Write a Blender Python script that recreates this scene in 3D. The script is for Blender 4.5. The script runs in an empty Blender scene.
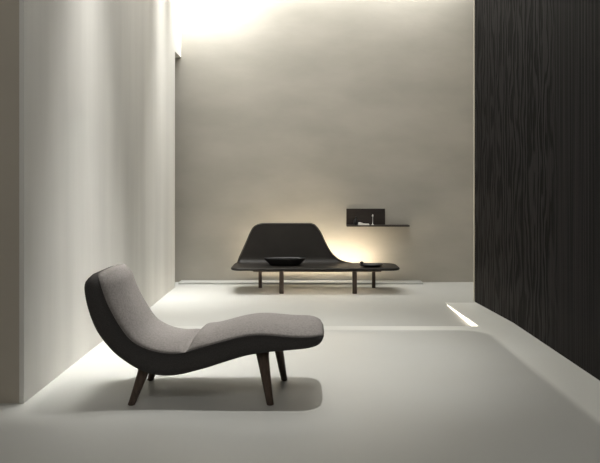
import bpy, bmesh, math, random
from mathutils import Vector, Matrix

scene = bpy.context.scene
COL = scene.collection
PI = math.pi

# ------------------------------------------------------------------ camera, light, exposure
cam = bpy.data.cameras.new('camera')
camo = bpy.data.objects.new('camera', cam)
COL.objects.link(camo)
cam.sensor_width = 36.0
cam.lens = 680 / 600 * 36.0
cam.shift_x = -0.005
cam.shift_y = -0.0825
camo.location = (0, 0, 1.5)
camo.rotation_euler = (PI / 2, 0, 0)
scene.camera = camo

scene.view_settings.view_transform = 'Standard'
scene.view_settings.look = 'None'
scene.view_settings.exposure = 0.2
scene.view_settings.gamma = 1.0
scene.view_settings.use_curve_mapping = False

world = bpy.data.worlds.new('world')
scene.world = world
world.use_nodes = True
bg = world.node_tree.nodes['Background']
bg.inputs[0].default_value = (0.95, 0.96, 1.0, 1)
bg.inputs[1].default_value = 0.25


def area(name, loc, size, power, col=(1, 1, 1), target=None, spread=180):
    l = bpy.data.lights.new(name, 'AREA')
    l.shape = 'RECTANGLE'
    l.size, l.size_y = size
    l.energy = power
    l.color = col
    l.spread = math.radians(spread)
    o = bpy.data.objects.new(name, l)
    COL.objects.link(o)
    o.location = loc
    if target is not None:
        d = Vector(target) - Vector(loc)
        o.rotation_euler = d.to_track_quat('-Z', 'Y').to_euler()
    return o


def spot(name, loc, target, power, angle, blend, size, col=(1, 1, 1)):
    l = bpy.data.lights.new(name, 'SPOT')
    l.energy = power
    l.spot_size = math.radians(angle)
    l.spot_blend = blend
    l.shadow_soft_size = size
    l.color = col
    o = bpy.data.objects.new(name, l)
    COL.objects.link(o)
    o.location = loc
    d = Vector(target) - Vector(loc)
    o.rotation_euler = d.to_track_quat('-Z', 'Y').to_euler()
    return o


W1 = (1.0, 0.98, 0.945)
# daylight falling through the slot over the back wall, strongest at its left end
area('slot_daylight', (0.35, 10.32, 5.0), (4.3, 0.4), 52, (1, 0.985, 0.95), spread=150).rotation_euler = (math.radians(32), 0, 0)
area('slot_daylight_high', (0.5, 10.3, 6.8), (5.2, 0.5), 75, (1, 0.985, 0.95))
area('slot_daylight_left', (-1.45, 10.3, 4.95), (0.8, 0.4), 42, (1, 1, 0.99), spread=140).rotation_euler = (math.radians(30), 0, 0)
# narrow ceiling downlight above the lounger: its shadow lies right under the lounger
spot('lounger_downlight', (0.30, 5.45, 5.5), (-0.35, 6.05, 0), 700, 54, 1.0, 0.05, W1)
# wall washers in the ceiling along the left wall
area('wall_washer', (-1.64, 6.0, 5.5), (0.12, 1.7), 27, W1, (-1.88, 6.0, 2.2), 38)
area('wall_washer_far', (-1.64, 9.1, 5.5), (0.12, 1.2), 18, W1, (-1.88, 9.1, 2.2), 36)
# unseen fill lamps, added to brighten the near and middle room
area('fill_near', (-0.8, 0.4, 5.2), (3.4, 2.4), 82, (1, 0.98, 0.94), (-0.8, 4.0, 0.6))
area('fill_mid', (0.6, 7.4, 5.5), (2.4, 2.4), 66, (1, 0.98, 0.94))


# ------------------------------------------------------------------ materials
def mat(name, col, rough=0.6, metal=0.0, spec=0.5, bump=None, var=None, emit=None):
    m = bpy.data.materials.new(name)
    m.use_nodes = True
    nt = m.node_tree
    b = nt.nodes['Principled BSDF']
    b.inputs['Base Color'].default_value = (*col, 1)
    b.inputs['Roughness'].default_value = rough
    b.inputs['Metallic'].default_value = metal
    b.inputs['Specular IOR Level'].default_value = spec
    tc = nt.nodes.new('ShaderNodeTexCoord')
    if var:      # var = (scale vector, noise scale, detail, colour 2)
        sc, ns, det, c2 = var
        mp = nt.nodes.new('ShaderNodeMapping')
        mp.inputs['Scale'].default_value = sc
        nt.links.new(tc.outputs['Object'], mp.inputs[0])
        n = nt.nodes.new('ShaderNodeTexNoise')
        n.inputs['Scale'].default_value = ns
        n.inputs['Detail'].default_value = det
        nt.links.new(mp.outputs[0], n.inputs['Vector'])
        r = nt.nodes.new('ShaderNodeValToRGB')
        r.color_ramp.elements[0].position = 0.32
        r.color_ramp.elements[1].position = 0.68
        r.color_ramp.elements[0].color = (*c2, 1)
        r.color_ramp.elements[1].color = (*col, 1)
        nt.links.new(n.outputs[0], r.inputs[0])
        nt.links.new(r.outputs[0], b.inputs['Base Color'])
    if bump:     # bump = (scale vector, noise scale, strength, distance)
        sc, ns, st, di = bump
        mp2 = nt.nodes.new('ShaderNodeMapping')
        mp2.inputs['Scale'].default_value = sc
        nt.links.new(tc.outputs['Object'], mp2.inputs[0])
        n2 = nt.nodes.new('ShaderNodeTexNoise')
        n2.inputs['Scale'].default_value = ns
        n2.inputs['Detail'].default_value = 5
        nt.links.new(mp2.outputs[0], n2.inputs['Vector'])
        bp = nt.nodes.new('ShaderNodeBump')
        bp.inputs['Strength'].default_value = st
        bp.inputs['Distance'].default_value = di
        nt.links.new(n2.outputs[0], bp.inputs['Height'])
        nt.links.new(bp.outputs[0], b.inputs['Normal'])
    if emit:
        b.inputs['Emission Color'].default_value = (*emit[0], 1)
        b.inputs['Emission Strength'].default_value = emit[1]
    return m


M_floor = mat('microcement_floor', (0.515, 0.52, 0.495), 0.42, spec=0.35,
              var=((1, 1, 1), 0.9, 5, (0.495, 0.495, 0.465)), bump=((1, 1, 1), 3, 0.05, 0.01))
M_sunken = mat('microcement_sunken', (0.515, 0.52, 0.495), 0.7, spec=0.2,
               var=((1, 1, 1), 0.9, 5, (0.495, 0.495, 0.465)), bump=((1, 1, 1), 3, 0.05, 0.01))
M_back = mat('limewash_back', (0.50, 0.475, 0.42), 0.85, spec=0.2,
             var=((0.6, 1, 1.4), 1.6, 7, (0.43, 0.41, 0.36)), bump=((1, 1, 3), 6, 0.12, 0.01))
M_left = mat('limewash_light_streaks', (0.73, 0.72, 0.68), 0.7, spec=0.3,  # brushed limewash, with vertical streaks of light put into its colour
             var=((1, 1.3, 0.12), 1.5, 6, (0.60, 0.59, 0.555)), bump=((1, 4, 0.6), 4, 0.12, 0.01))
M_panel = mat('taupe_plaster', (0.46, 0.42, 0.355), 0.85, spec=0.2,
              var=((1, 1, 1), 2, 5, (0.43, 0.39, 0.33)))
M_ceil = mat('ceiling_paint', (0.6, 0.59, 0.55), 0.9)
M_light_line = mat('light_line', (0.62, 0.59, 0.50), 0.6)
M_led = mat('led_white', (1, 0.95, 0.88), 0.5, emit=((1, 0.86, 0.72), 2.4))
M_glow = mat('led_warm', (1, 0.9, 0.75), 0.5, emit=((1, 0.84, 0.62), 60))
M_fab = mat('heather_grey_fabric', (0.29, 0.27, 0.257), 0.95, spec=0.15,
            var=((1, 1, 1), 75, 6, (0.21, 0.195, 0.185)), bump=((1, 1, 1), 220, 0.35, 0.002))
M_shell = mat('charcoal_fabric', (0.062, 0.058, 0.056), 0.9, spec=0.2,
              var=((1, 1, 1), 150, 3, (0.045, 0.042, 0.041)), bump=((1, 1, 1), 220, 0.25, 0.002))
M_walnut = mat('dark_walnut', (0.095, 0.062, 0.043), 0.45,
               var=((9, 9, 1), 6, 5, (0.045, 0.029, 0.020)))
M_leather = mat('black_brown_leather', (0.021, 0.018, 0.0145), 0.5, spec=0.25,
                var=((1, 1, 1), 5, 4, (0.018, 0.015, 0.012)), bump=((1, 1, 1), 60, 0.1, 0.002))
M_piping = mat('leather_piping', (0.075, 0.066, 0.056), 0.4)
M_black = mat('black_ceramic', (0.010, 0.009, 0.009), 0.35)
M_espresso = mat('espresso_wood', (0.030, 0.021, 0.016), 0.55,
                 var=((1, 8, 8), 5, 4, (0.020, 0.014, 0.011)))
M_paper = mat('white_paper', (0.85, 0.82, 0.76), 0.7)
M_silver = mat('brushed_silver', (0.7, 0.68, 0.64), 0.3, 1.0)


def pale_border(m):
    """a paler colour, fading out to the left, on the raised border round the shallow floor recess"""
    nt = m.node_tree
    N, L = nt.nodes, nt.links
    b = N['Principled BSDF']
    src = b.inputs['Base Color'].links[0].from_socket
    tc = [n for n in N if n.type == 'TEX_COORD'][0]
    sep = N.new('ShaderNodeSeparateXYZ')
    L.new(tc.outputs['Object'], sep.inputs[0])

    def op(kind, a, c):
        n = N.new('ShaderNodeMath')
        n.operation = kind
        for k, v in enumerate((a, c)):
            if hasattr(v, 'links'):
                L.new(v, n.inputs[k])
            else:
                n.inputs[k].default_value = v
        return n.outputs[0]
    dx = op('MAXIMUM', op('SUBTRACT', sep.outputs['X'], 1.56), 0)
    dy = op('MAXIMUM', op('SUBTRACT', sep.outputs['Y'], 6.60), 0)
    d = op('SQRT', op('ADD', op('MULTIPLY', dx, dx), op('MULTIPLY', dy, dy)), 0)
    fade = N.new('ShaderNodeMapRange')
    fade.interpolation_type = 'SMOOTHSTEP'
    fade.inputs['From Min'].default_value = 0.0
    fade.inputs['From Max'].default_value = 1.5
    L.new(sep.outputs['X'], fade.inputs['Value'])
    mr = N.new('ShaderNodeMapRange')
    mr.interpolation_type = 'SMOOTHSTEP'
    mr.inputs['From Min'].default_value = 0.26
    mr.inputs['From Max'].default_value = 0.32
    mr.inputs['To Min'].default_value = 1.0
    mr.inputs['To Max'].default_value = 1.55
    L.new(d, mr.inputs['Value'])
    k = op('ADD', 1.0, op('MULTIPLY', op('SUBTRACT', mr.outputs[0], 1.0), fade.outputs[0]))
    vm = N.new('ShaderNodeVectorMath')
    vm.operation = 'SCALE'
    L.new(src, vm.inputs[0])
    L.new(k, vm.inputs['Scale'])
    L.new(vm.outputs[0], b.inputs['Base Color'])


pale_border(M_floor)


def wood_wall():
    m = bpy.data.materials.new('blackened_timber')
    m.use_nodes = True
    nt = m.node_tree
    N, L = nt.nodes, nt.links
    b = N['Principled BSDF']
    tc = N.new('ShaderNodeTexCoord')
    sep = N.new('ShaderNodeSeparateXYZ')
    L.new(tc.outputs['Object'], sep.inputs[0])
    # wavy vertical grain
    mp = N.new('ShaderNodeMapping')
    mp.inputs['Scale'].default_value = (1, 1.0, 0.28)
    L.new(tc.outputs['Object'], mp.inputs[0])
    w = N.new('ShaderNodeTexWave')
    w.wave_type = 'BANDS'
    w.bands_direction = 'Y'
    w.inputs['Scale'].default_value = 2.4
    w.inputs['Distortion'].default_value = 15
    w.inputs['Detail'].default_value = 3.0
    w.inputs['Detail Scale'].default_value = 1.5
    L.new(mp.outputs[0], w.inputs['Vector'])
    # fine straight flutes
    mp2 = N.new('ShaderNodeMapping')
    mp2.inputs['Scale'].default_value = (1, 26, 0.25)
    L.new(tc.outputs['Object'], mp2.inputs[0])
    n = N.new('ShaderNodeTexNoise')
    n.inputs['Scale'].default_value = 1.3
    n.inputs['Detail'].default_value = 4
    L.new(mp2.outputs[0], n.inputs['Vector'])
    # the nearer boards are straight grained, the farther boards wavy
    mr = N.new('ShaderNodeMapRange')
    mr.inputs['From Min'].default_value = 5.9
    mr.inputs['From Max'].default_value = 6.3
    L.new(sep.outputs['Y'], mr.inputs['Value'])
    mx = N.new('ShaderNodeMix')
    mx.data_type = 'FLOAT'
    L.new(mr.outputs[0], mx.inputs[0])
    L.new(n.outputs[0], mx.inputs[2])
    ad = N.new('ShaderNodeMath')
    ad.operation = 'MULTIPLY_ADD'
    ad.inputs[1].default_value = 0.55
    L.new(w.outputs['Fac'], ad.inputs[0])
    ml = N.new('ShaderNodeMath')
    ml.operation = 'MULTIPLY'
    ml.inputs[1].default_value = 0.35
    L.new(n.outputs[0], ml.inputs[0])
    L.new(ml.outputs[0], ad.inputs[2])
    L.new(ad.outputs[0], mx.inputs[3])
    r = N.new('ShaderNodeValToRGB')
    r.color_ramp.elements[0].position = 0.33
    r.color_ramp.elements[1].position = 0.66
    r.color_ramp.elements[0].color = (0.0075, 0.007, 0.0073, 1)
    r.color_ramp.elements[1].color = (0.026, 0.0245, 0.0255, 1)
    L.new(mx.outputs[0], r.inputs[0])
    L.new(r.outputs[0], b.inputs['Base Color'])
    b.inputs['Roughness'].default_value = 0.6
    b.inputs['Specular IOR Level'].default_value = 0.04
    bp = N.new('ShaderNodeBump')
    bp.inputs['Strength'].default_value = 0.5
    bp.inputs['Distance'].default_value = 0.012
    L.new(mx.outputs[0], bp.inputs['Height'])
    L.new(bp.outputs[0], b.inputs['Normal'])
    return m


M_wood = wood_wall()


# ------------------------------------------------------------------ helpers
def link(name, bm, m, parent=None, smooth=False, loc=None):
    bmesh.ops.recalc_face_normals(bm, faces=bm.faces)
    me = bpy.data.meshes.new(name)
    bm.to_mesh(me)
    bm.free()
    me.materials.append(m)
    if smooth:
        for p in me.polygons:
            p.use_smooth = True
    o = bpy.data.objects.new(name, me)
    COL.objects.link(o)
    if parent:
        o.parent = parent
    if loc:
        o.location = loc
    return o


def bx(bm, x0, x1, y0, y1, z0, z1, bevel=0.0):
    r = bmesh.ops.create_cube(bm, size=1)
    bmesh.ops.scale(bm, vec=(x1 - x0, y1 - y0, z1 - z0), verts=r['verts'])
    bmesh.ops.translate(bm, vec=((x0 + x1) / 2, (y0 + y1) / 2, (z0 + z1) / 2), verts=r['verts'])
    if bevel:
        es = list({e for v in r['verts'] for e in v.link_edges})
        bmesh.ops.bevel(bm, geom=es, offset=bevel, segments=3, affect='EDGES', profile=0.5)


def struct(name, bm, m, smooth=False):
    o = link(name, bm, m, smooth=smooth)
    o['kind'] = 'structure'
    return o


def sbox(name, m, *a, bevel=0.0):
    bm = bmesh.new()
    bx(bm, *a, bevel=bevel)
    return struct(name, bm, m)


def thing(name, label, cat, loc=(0, 0, 0), rz=0, group=None):
    o = bpy.data.objects.new(name, None)
    COL.objects.link(o)
    o.empty_display_size = 0.1
    o.location = loc
    o.rotation_euler = (0, 0, rz)
    o['label'] = label
    o['category'] = cat
    if group:
        o['group'] = group
    return o


def tag(o, label, cat, group=None):
    o['label'] = label
    o['category'] = cat
    if group:
        o['group'] = group
    return o


def interp(pts, x):
    """monotone-ish smooth interpolation through (x, y) pairs (Catmull-Rom)"""
    if x <= pts[0][0]:
        return pts[0][1]
    if x >= pts[-1][0]:
        return pts[-1][1]
    for i in range(len(pts) - 1):
        if pts[i][0] <= x <= pts[i + 1][0]:
            break
    x0, y0 = pts[i]
    x1, y1 = pts[i + 1]

    def slope(k):
        if k == 0 or k == len(pts) - 1:
            return 0.0 if k == 0 else 0.0
        a = (pts[k][1] - pts[k - 1][1]) / (pts[k][0] - pts[k - 1][0])
        b = (pts[k + 1][1] - pts[k][1]) / (pts[k + 1][0] - pts[k][0])
        if a * b <= 0:
            return 0.0
        return 2 * a * b / (a + b)
    h = x1 - x0
    t = (x - x0) / h
    m0, m1 = slope(i), slope(i + 1)
    return ((2 * t ** 3 - 3 * t * t + 1) * y0 + (t ** 3 - 2 * t * t + t) * h * m0 +
            (-2 * t ** 3 + 3 * t * t) * y1 + (t ** 3 - t * t) * h * m1)


def spline(pts, n):
    """n points evenly spaced on a Catmull-Rom curve through 2-D points"""
    P = [Vector(p) for p in pts]
    P = [P[0] * 2 - P[1]] + P + [P[-1] * 2 - P[-2]]
    out = []
    for i in range(1, len(P) - 2):
        for k in range(24):
            t = k / 24
            a, b, c, d = P[i - 1], P[i], P[i + 1], P[i + 2]
            out.append(0.5 * ((2 * b) + (c - a) * t + (2 * a - 5 * b + 4 * c - d) * t * t +
                              (3 * b - a - 3 * c + d) * t ** 3))
    out.append(P[-2])
    L = [0]
    for a, b in zip(out, out[1:]):
        L.append(L[-1] + (b - a).length)
    res = []
    j = 0
    for k in range(n):
        s = L[-1] * k / (n - 1)
        while j < len(L) - 2 and L[j + 1] < s:
            j += 1
        t = (s - L[j]) / max(L[j + 1] - L[j], 1e-9)
        res.append(out[j].lerp(out[j + 1], min(max(t, 0), 1)))
    return res


def loft(bm, rings, cap=True, closed=True):
    vs = [[bm.verts.new(p) for p in r] for r in rings]
    n = len(rings[0])
    for a, b in zip(vs, vs[1:]):
        for i in range(n if closed else n - 1):
            j = (i + 1) % n
            bm.faces.new((a[i], a[j], b[j], b[i]))
    if cap:
        bm.faces.new(vs[0])
        bm.faces.new(vs[-1])
    return vs


# ------------------------------------------------------------------ the floor
ZM = -0.06          # level of the sunken floor in front of the back wall
Y_STEP = 7.08
X_EDGE = 1.83


def sst(t):
    t = min(max(t, 0), 1)
    return t * t * (3 - 2 * t)


def basin(x, y):
    r = 0.30
    dx, dy = x - (1.86 - r), y - (6.90 - r)
    d = math.hypot(max(dx, 0), max(dy, 0)) + min(max(dx, dy), 0) - r
    return -0.007 * (1 - sst((d + 0.05) / 0.05))


def axis(a, b, step, dense, dstep):
    out, v = [], a
    while v < b - 1e-6:
        out.append(v)
        v += dstep if dense[0] <= v < dense[1] else step
    out.append(b)
    return out


bm = bmesh.new()
xs = axis(-5.0, 2.35, 0.12, (1.35, 2.0), 0.015)
ys = axis(-2.5, Y_STEP, 0.12, (6.2, 7.08), 0.015)
g = [[bm.verts.new((x, y, basin(x, y))) for x in xs] for y in ys]
for r0, r1 in zip(g, g[1:]):
    for i in range(len(xs) - 1):
        bm.faces.new((r0[i], r0[i + 1], r1[i + 1], r1[i]))
low = [bm.verts.new((x, Y_STEP, -0.12)) for x in xs]
lip = [bm.verts.new((x, Y_STEP, basin(x, Y_STEP))) for x in xs]
for i in range(len(xs) - 1):
    bm.faces.new((lip[i], lip[i + 1], low[i + 1], low[i]))
struct('floor', bm, M_floor, smooth=False)
for p in bpy.data.objects['floor'].data.polygons:
    p.use_smooth = abs(p.normal.z) > 0.5
sbox('floor_sunken', M_sunken, -5.0, 3.8, Y_STEP, 10.75, -0.14, ZM)
# raised walkway beside the timber wall, running down to the sunken level
bm = bmesh.new()
rings = []
for k in range(25):
    y = Y_STEP + (8.85 - Y_STEP) * k / 24
    z = ZM - 0.002 + (0.002 - ZM) * (1 - max(0, min(1, (y - 7.25) / 1.6))) 
    rings.append([(X_EDGE, y, -0.13), (X_EDGE, y, z - 0.006), (X_EDGE + 0.008, y, z), (2.35, y, z), (2.35, y, -0.13)])
loft(bm, rings)
struct('floor_walkway', bm, M_floor)

# ------------------------------------------------------------------ the walls
HC = 5.6
sbox('wall_back', M_back, -3.3, 3.8, 10.6, 10.75, ZM - 0.05, 7.1)
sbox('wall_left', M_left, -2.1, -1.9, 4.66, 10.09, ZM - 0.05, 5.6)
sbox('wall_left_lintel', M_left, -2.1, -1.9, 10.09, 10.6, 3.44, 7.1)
sbox('wall_left_front', M_panel, -5.0, -1.915, 4.63, 4.80, -0.05, 5.65)
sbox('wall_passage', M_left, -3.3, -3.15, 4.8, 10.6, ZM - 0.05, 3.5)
sbox('wall_room_left', M_panel, -5.1, -5.0, -2.5, 4.7, -0.05, 5.65)
sbox('wall_rear', M_back, -5.1, 2.4, -2.6, -2.5, -0.05, 5.65)
sbox('wall_right', M_wood, 2.24, 2.42, -2.5, 8.87, -0.06, 5.65)
sbox('wall_right_far', M_back, 3.7, 3.85, 8.7, 10.75, ZM - 0.05, 7.1)
sbox('wall_right_return', M_back, 2.42, 3.85, 8.6, 8.7, ZM - 0.05, 7.1)
sbox('ceiling', M_ceil, -5.1, 3.85, -2.6, 10.12, HC, HC + 0.12)
sbox('wall_slot', M_back, -3.3, 3.85, 10.02, 10.12, HC + 0.1, 7.1)
sbox('ceiling_passage', M_ceil, -3.3, -2.1, 4.8, 10.6, 3.44, 3.5)
sbox('ceiling_slot', M_ceil, -3.3, 3.85, 10.02, 10.75, 7.0, 7.1)
sbox('trim_light_line', M_light_line, 2.229, 2.2405, 8.865, 8.9, ZM, HC)            # pale strip in place of the line of light at the timber wall's end
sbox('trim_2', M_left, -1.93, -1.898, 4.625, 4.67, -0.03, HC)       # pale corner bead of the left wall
# low ledge along the foot of the back wall
sbox('trim_3', M_sunken, -1.9, 1.83, 10.36, 10.6, ZM - 0.02, -0.03, bevel=0.006)

# ------------------------------------------------------------------ lights one can see
bm = bmesh.new()
rings = []
for k in range(17):
    y = 7.10 + 1.5 * k / 16
    z = -0.006 - 0.054 * max(0, min(1, (y - 7.25) / 1.6))
    rings.append([(1.829, y, ZM + 0.001), (1.829, y, max(z - 0.004, ZM + 0.003)), (1.822, y, max(z - 0.004, ZM + 0.003)), (1.822, y, ZM + 0.001)])
loft(bm, rings)
tag(link('light_strip', bm, M_led), 'glowing white light strip set into the floor step beside the dark timber wall', 'light')

lb = thing('light_bar', 'warm glowing light bar on thin posts, hidden behind the dark daybed', 'light', (0.38, 10.3, ZM))
for s in (-0.704, 0.402):
    bm = bmesh.new()
    bx(bm, s - 0.008, s + 0.008, -0.008, 0.008, 0, 0.247)
    link('post', bm, M_espresso, lb)
bm = bmesh.new()
bx(bm, -1.08, 0.74, -0.02, 0.02, 0.265, 0.29, 0.004)
link('diffuser', bm, M_glow, lb)
bm = bmesh.new()
bx(bm, -1.09, 0.75, -0.05, 0.05, 0.245, 0.262, 0.003)
link('light_block', bm, M_espresso, lb)  # unseen tray, added to stop the bar's light going down


# ------------------------------------------------------------------ lounger
def lounger():
    root = thing('chaise_longue', 'curved grey upholstered chaise lounge with dark sides on four tapered wooden legs',
                 'lounge chair', (-0.67, 4.92, -0.007))
    off = Vector((0.67, -4.92, 0.007))
    T = [(-1.405, .868), (-1.372, .835), (-1.315, .681), (-1.225, .520), (-1.134, .419), (-.989, .359), (-.826, .348),
         (-.691, .384), (-.557, .421), (-.409, .458), (-.275, .470), (-.074, .455), (.045, .452), (.11, .450), (.145, .435)]
    B = [(-1.455, .862), (-1.488, .80), (-1.472, .668), (-1.412, .50), (-1.315, .368), (-1.208, .277), (-1.070, .203),
         (-.899, .180), (-.70, .222), (-.523, .277), (-.376, .319), (-.242, .340), (-.107, .353), (.05, .370), (.110, .386), (.145, .420)]
    n = 90
    tp, bp = spline(T, n), spline(B, n)
    y0, y1 = 4.56, 5.27
    yc, hw = (y0 + y1) / 2, (y1 - y0) / 2

    def half(i):        # half width along the length: rounded corners at both ends
        s = i / (n - 1)
        L = 2.05
        a = s * L
        b = (1 - s) * L
        w = hw
        for d, r in ((a, 0.10), (b, 0.17)):
            if d < r:
                w -= r - math.sqrt(max(r * r - (r - d) ** 2, 0))
        return w

    # dark outer shell: rounded underside and upright sides, up to the seam
    bm = bmesh.new()
    rings = []
    for i in range(n):
        t, b = tp[i], bp[i]
        w = half(i)
        ring = []
        m = 24
        for k in range(m + 1):           # from near seam down and round to the far seam
            q = PI * k / m
            y = -math.copysign(1, math.cos(q)) * w * abs(math.cos(q)) ** 0.42
            f = math.sin(q) ** 0.35
            p = t.lerp(t + (b - t) * 1.07, f)
            ring.append(Vector((p.x, yc + y, p.y)) + off)
        # shallow inner face, hidden by the cushion
        for k in range(1, 6):
            u = 1 - 2 * k / 6
            p = t.lerp(b, 0.25)
            ring.append(Vector((p.x, yc + u * w * 0.97, p.y)) + off)
        rings.append(ring)
    loft(bm, rings)
    link('shell', bm, M_shell, root, smooth=True)

    # light cushion on top
    bm = bmesh.new()
    rings = []
    for i in range(n):
        t, b = tp[i], bp[i]
        a = tp[max(i - 1, 0)]
        c = tp[min(i + 1, n - 1)]
        tan = (c - a).normalized()
        nor = Vector((-tan.y, tan.x))
        if nor.y < 0 and abs(tan.x) > 0.3:
            nor = -nor
        w = half(i)
        s = i / (n - 1)
        endf = min(1, math.sqrt(min(s, 1 - s) / 0.05 + 0.02))
        ring = []
        m = 28
        for k in range(m + 1):
            u = -1 + 2 * k / m
            au = abs(u)
            h = 0.030 * (1 - au ** 3.2) + 0.012 * (1 - au ** 14)
            # crease where back and seat cushion meet, deeper towards the far side
            g = math.exp(-((t.x + 0.775 - 0.02 * u) / 0.024) ** 2) * (0.6 + 0.4 * (u + 1) / 2) * (1 - au ** 8)
            h *= 1.0 + 0.9 * (1 - sst((s - 0.18) / 0.27))
            h = h * endf - 0.062 * g + 0.016 * math.exp(-((t.x + 0.70) / 0.055) ** 2) * (1 - au ** 6)
            p = t + nor * (h + 0.004)
            ring.append(Vector((p.x, yc + u * w * (1.0 if au < 1 else 1.0), p.y)) + off)
        for k in range(1, 8):
            u = 1 - 2 * k / 8
            p = t - nor * 0.034 * endf
            ring.append(Vector((p.x, yc + u * w * 0.95, p.y)) + off)
        rings.append(ring)
    loft(bm, rings)
    link('cushion', bm, M_fab, root, smooth=True)

    # welt along the near and far seams
    bm = bmesh.new()
    for sgn in (-1, 1):
        rr = []
        for i in range(2, n - 2):
            t = tp[i]
            tan = (tp[i + 1] - tp[i - 1]).normalized()
            nor = Vector((-tan.y, tan.x))
            c = Vector((t.x, yc + sgn * half(i), t.y)) + off
            rr.append([c + Vector((nor.x * math.cos(q) * .004, math.sin(q) * .004, nor.y * math.cos(q) * .004))
                       for q in [2 * PI * j / 8 for j in range(8)]])
        loft(bm, rr)
    link('piping', bm, M_shell, root, smooth=True)

    # four tapered legs: (bottom x, bottom y, top x, top y, top z)
    legs = [(-1.160, 4.60, -1.085, 4.70, .235, .043, .025), (-.222, 4.60, -.285, 4.70, .345, .045, .024),
            (-1.160, 5.17, -1.09, 5.13, .235, .040, .024), (-.142, 5.17, -.205, 5.13, .36, .040, .024)]
    for (xb, yb, xt, yt, zt, rt, rb) in legs:
        bm = bmesh.new()
        rings = []
        for k in range(9):
            s = k / 8
            c = Vector((xb + (xt - xb) * s, yb + (yt - yb) * s, -0.007 + (zt + 0.007) * s)) + off
            r = rb + (rt - rb) * s ** 1.1
            if s > 0.85:
                r *= 1.0 + (s - 0.85) * 1.0
            if k == 0:
                rings.append([c + Vector((math.cos(q) * r * 0.85, math.sin(q) * r * 0.85, 0)) for q in [2 * PI * j / 20 for j in range(20)]])
                c = c + Vector((0, 0, 0.005))
            rings.append([c + Vector((math.copysign(abs(math.cos(q)) ** 0.75, math.cos(q)) * r,
                                      math.copysign(abs(math.sin(q)) ** 0.75, math.sin(q)) * r * 0.9, 0))
                          for q in [2 * PI * j / 20 for j in range(20)]])
        loft(bm, rings)
        link('leg', bm, M_walnut, root, smooth=True)
    return root


lounger()


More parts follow.
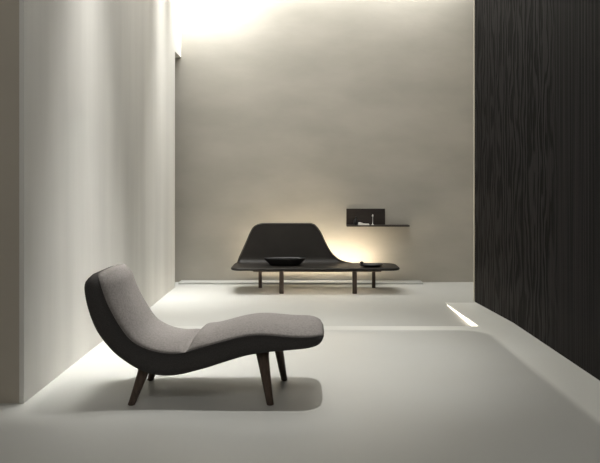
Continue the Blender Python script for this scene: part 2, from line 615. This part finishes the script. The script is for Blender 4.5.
# ------------------------------------------------------------------ daybed
def daybed():
    zs = 0.30         # top of the seat
    root = thing('daybed', 'long dark leather daybed with a low sweeping backrest at its left half', 'daybed',
                 (0.18, 9.75, ZM))
    off = Vector((-0.18, -9.75, -ZM))
    xl, xr = -1.00, 1.345
    yf, yb = 9.46, 10.00
    r = 0.10                     # fillet between seat and back
    lean = math.radians(14)
    H = [(-1.02, 0), (-.985, 0.0), (-.93, .10), (-.879, .215), (-.82, .35), (-.78, .443), (-.735, .52), (-.664, .560), (-.585, .572),
         (.096, .572), (.155, .558), (.195, .525), (.261, .43), (.33, .285), (.405, .155), (.525, .05), (.68, 0.005), (.78, 0), (1.4, 0)]

    def C(l):
        """the common surface: l<0 seat, then fillet, then leaning back; returns y,z,normal(y,z)"""
        if l <= 0:
            return yb + l, zs, (0, 1)
        ang = PI / 2 - lean
        if l < r * ang:
            q = l / r
            return yb + r * math.sin(q), zs + r * (1 - math.cos(q)), (-math.sin(q), math.cos(q))
        y, z = yb + r * math.sin(ang), zs + r * (1 - math.cos(ang))
        d = l - r * ang
        return y + d * math.cos(ang), z + d * math.sin(ang), (-math.sin(ang), math.cos(ang))

    def lmax(h):
        if h <= 0.002:
            return 0.10
        lo, hi = 0, 1.2
        for _ in range(40):
            m = (lo + hi) / 2
            if C(m)[1] - zs < h:
                lo = m
            else:
                hi = m
        return max(lo, 0)

    nc, nr = 150, 44
    th = 0.018
    cols = []
    for i in range(nc):
        # columns bunch towards the two ends for the rounded corners
        x = xl + (xr - xl) * (i / (nc - 1))
        ef = min(x - xl, xr - x)
        rc = 0.12
        cut = (rc - math.sqrt(max(rc * rc - (rc - ef) ** 2, 0))) if ef < rc else 0
        h = interp(H, x)
        lm = lmax(h) if h > 0.002 else 0.0
        flat = 0.09 * (1 - sst(h / 0.06))       # flat end of the seat runs on a little
        cutb = 0
        rb = 0.16
        if xr - x < rb:
            cutb = (rb - math.sqrt(max(rb * rb - (rb - (xr - x)) ** 2, 0)))
        if x - xl < 0.04:
            cutb = 0.04 - math.sqrt(max(0.0016 - (0.04 - (x - xl)) ** 2, 0))
        l0 = yf + cut - yb
        l1 = lm - cutb
        col = []
        for j in range(nr):
            t = j / (nr - 1)
            l = l0 + (l1 - l0) * t
            if h <= 0.002 or True:
                # seat end: the surface stays flat where there is no back
                if h < 0.002:
                    y, z, nn = yb + l + flat * t, zs, (0, 1)
                else:
                    y, z, nn = C(l)
                    y += flat * t
            col.append((Vector((x, y, z)), Vector((0, nn[0], nn[1]))))
        cols.append(col)
    bm = bmesh.new()

    def off_grid(sgn):
        return [[bm.verts.new(p + nn * th * sgn - nn * th + off) for p, nn in col] for col in cols]
    top, bot = off_grid(1), off_grid(-1)
    for G in (top, bot):
        for i in range(nc - 1):
            for j in range(nr - 1):
                bm.faces.new((G[i][j], G[i + 1][j], G[i + 1][j + 1], G[i][j + 1]))
    # rounded border all round
    border = [(i, 0) for i in range(nc)] + [(nc - 1, j) for j in range(1, nr)] + \
             [(i, nr - 1) for i in range(nc - 2, -1, -1)] + [(0, j) for j in range(nr - 2, 0, -1)]
    nb = len(border)
    prev = [top[i][j] for i, j in border]
    pos = [cols[i][j][0] for i, j in border]
    outs = []
    for k in range(nb):
        tan = pos[(k + 1) % nb] - pos[k - 1]
        nn = cols[border[k][0]][border[k][1]][1]
        o = tan.cross(nn)
        outs.append(o.normalized() if o.length > 1e-9 else Vector((0, -1, 0)))
    for s in range(1, 7):
        q = PI * s / 6
        if s < 6:
            cur = []
            for k, (i, j) in enumerate(border):
                p, nn = cols[i][j]
                cur.append(bm.verts.new(p - nn * th + nn * th * math.cos(q) + outs[k] * th * math.sin(q) + off))
        else:
            cur = [bot[i][j] for i, j in border]
        for k in range(nb):
            k2 = (k + 1) % nb
            bm.faces.new((prev[k], prev[k2], cur[k2], cur[k]))
        prev = cur
    link('seat_shell', bm, M_leather, root, smooth=True)

    # piping along the top edge of the back
    bm = bmesh.new()
    rr = []
    top_edge = [cols[i][nr - 1] for i in range(2, nc - 2) if interp(H, cols[i][0][0].x) > 0.01]
    for k in range(len(top_edge)):
        a = top_edge[max(k - 1, 0)][0]
        c = top_edge[min(k + 1, len(top_edge) - 1)][0]
        tan = (c - a).normalized()
        nn = top_edge[k][1]
        o = tan.cross(nn).normalized()
        if o.z < 0:
            o = -o
        p = top_edge[k][0] + off + nn * 0.001
        rr.append([p + nn * math.cos(q) * .005 + o * math.sin(q) * .005 for q in [2 * PI * m / 8 for m in range(8)]])
    loft(bm, rr)
    link('piping', bm, M_piping, root, smooth=True)

    # subframe under the shell
    bm = bmesh.new()
    bx(bm, -0.70, 1.10, 9.54, 9.60, zs - 0.062, zs - 0.030, 0.004)
    bx(bm, -0.70, 1.10, 9.94, 10.0, zs - 0.062, zs - 0.030, 0.004)
    bmesh.ops.translate(bm, vec=off, verts=bm.verts)
    link('frame', bm, M_walnut, root)
    for x, y, w in ((-0.30, 9.51, 0.031), (0.722, 9.51, 0.031), (-0.63, 10.03, 0.026), (1.042, 10.03, 0.026)):
        bm = bmesh.new()
        bx(bm, x - w, x + w, y - w * 0.8, y + w * 0.8, ZM, zs - 0.034, 0.006)
        bmesh.ops.translate(bm, vec=off, verts=bm.verts)
        link('leg', bm, M_walnut, root)
    return zs


ZS = daybed()


def dish(bm, rx, ry, h, base, wall=0.012, seg=56, flare=1.0, tilt=0):
    """oval open dish: outer wall, rim, inner bowl"""
    prof = [(base * 0.96, 0.0), (base, 0.004)]
    for k in range(1, 9):
        t = k / 8
        prof.append((base + (1 - base) * t ** flare, 0.004 + (h - 0.008) * t))
    prof += [(1.0, h - 0.001), (1.0 - wall / rx * 0.5, h)]
    for k in range(1, 9):
        t = 1 - k / 8
        prof.append((base + (1 - base) * t ** flare - wall / rx, max(0.012, 0.004 + (h - 0.008) * t)))
    rings = [[(rx * s * math.cos(2 * PI * i / seg), ry * s * math.sin(2 * PI * i / seg), z) for i in range(seg)] for s, z in prof]
    loft(bm, rings)


bm = bmesh.new()
dish(bm, 0.305, 0.13, 0.105, 0.70, flare=1.0)
tag(link('bowl', bm, M_black, smooth=True, loc=(-0.262, 9.79, ZS + 0.001)),
    'large black oval bowl in front of the backrest on the dark daybed', 'bowl')
tr = thing('dish', 'small shallow black dish with a knob handle on the right end of the dark daybed', 'dish', (0.965, 9.63, ZS + 0.001))
bm = bmesh.new()
dish(bm, 0.185, 0.11, 0.036, 0.62, flare=0.9)
link('dish_body', bm, M_black, tr, smooth=True)
bm = bmesh.new()
bmesh.ops.create_uvsphere(bm, u_segments=16, v_segments=10, radius=0.022)
bmesh.ops.scale(bm, vec=(1.2, 0.9, 0.9), verts=bm.verts)
bmesh.ops.translate(bm, vec=(-0.125, 0.085, 0.050), verts=bm.verts)
link('knob', bm, M_black, tr, smooth=True)


def lathe(bm, prof, seg=24):
    rings = [[(r * math.cos(2 * PI * i / seg), r * math.sin(2 * PI * i / seg), z) for i in range(seg)] for r, z in prof]
    loft(bm, rings)


# ------------------------------------------------------------------ wall shelf and what stands on it
Z0 = 0.815
sh = thing('wall_shelf', 'dark wooden wall shelf with an upright back panel at its left', 'shelf', (1.16, 10.6, Z0))
bm = bmesh.new()
bx(bm, -0.485, 0.475, -0.18, -0.001, 0.0, 0.022, 0.002)
link('shelf_board', bm, M_espresso, sh)
bm = bmesh.new()
bx(bm, -0.485, 0.118, -0.02, -0.001, 0.022, 0.27, 0.002)
link('back_panel', bm, M_espresso, sh)
ZT = Z0 + 0.0225
bm = bmesh.new()
lathe(bm, [(0.020, 0), (0.030, 0.01), (0.036, 0.04), (0.030, 0.075), (0.014, 0.095), (0.012, 0.115), (0.017, 0.125), (0.010, 0.124)])
tag(link('vase', bm, M_black, smooth=True, loc=(0.815, 10.50, ZT)), 'small dark vase at the left on the wall shelf', 'vase')
bk = thing('booklet', 'white booklet lying open on the wall shelf between vase and candlestick', 'book', (0.935, 10.49, ZT))
bm = bmesh.new()
bx(bm, -0.085, 0.085, -0.05, 0.05, 0, 0.012, 0.002)
link('cover', bm, M_paper, bk)
bm = bmesh.new()
rings = []
for k in range(13):
    x = -0.08 + 0.16 * k / 12
    z = 0.013 + 0.022 * math.exp(-((x + 0.055) / 0.04) ** 2) + 0.006
    rings.append([(x, -0.046, 0.012), (x, -0.046, z), (x, 0.046, z), (x, 0.046, 0.012)])
loft(bm, rings)
link('pages', bm, M_paper, bk)
ck = thing('candlestick', 'slim silver candlestick at the right on the wall shelf', 'candlestick', (1.075, 10.49, ZT))
bm = bmesh.new()
lathe(bm, [(0.022, 0), (0.022, 0.004), (0.006, 0.009), (0.0045, 0.10), (0.0045, 0.125)], 16)
link('stem', bm, M_silver, ck, smooth=True)
bm = bmesh.new()
lathe(bm, [(0.004, 0.125), (0.010, 0.130), (0.011, 0.150), (0.007, 0.160), (0.003, 0.163)], 16)
link('cup', bm, M_paper, ck, smooth=True)
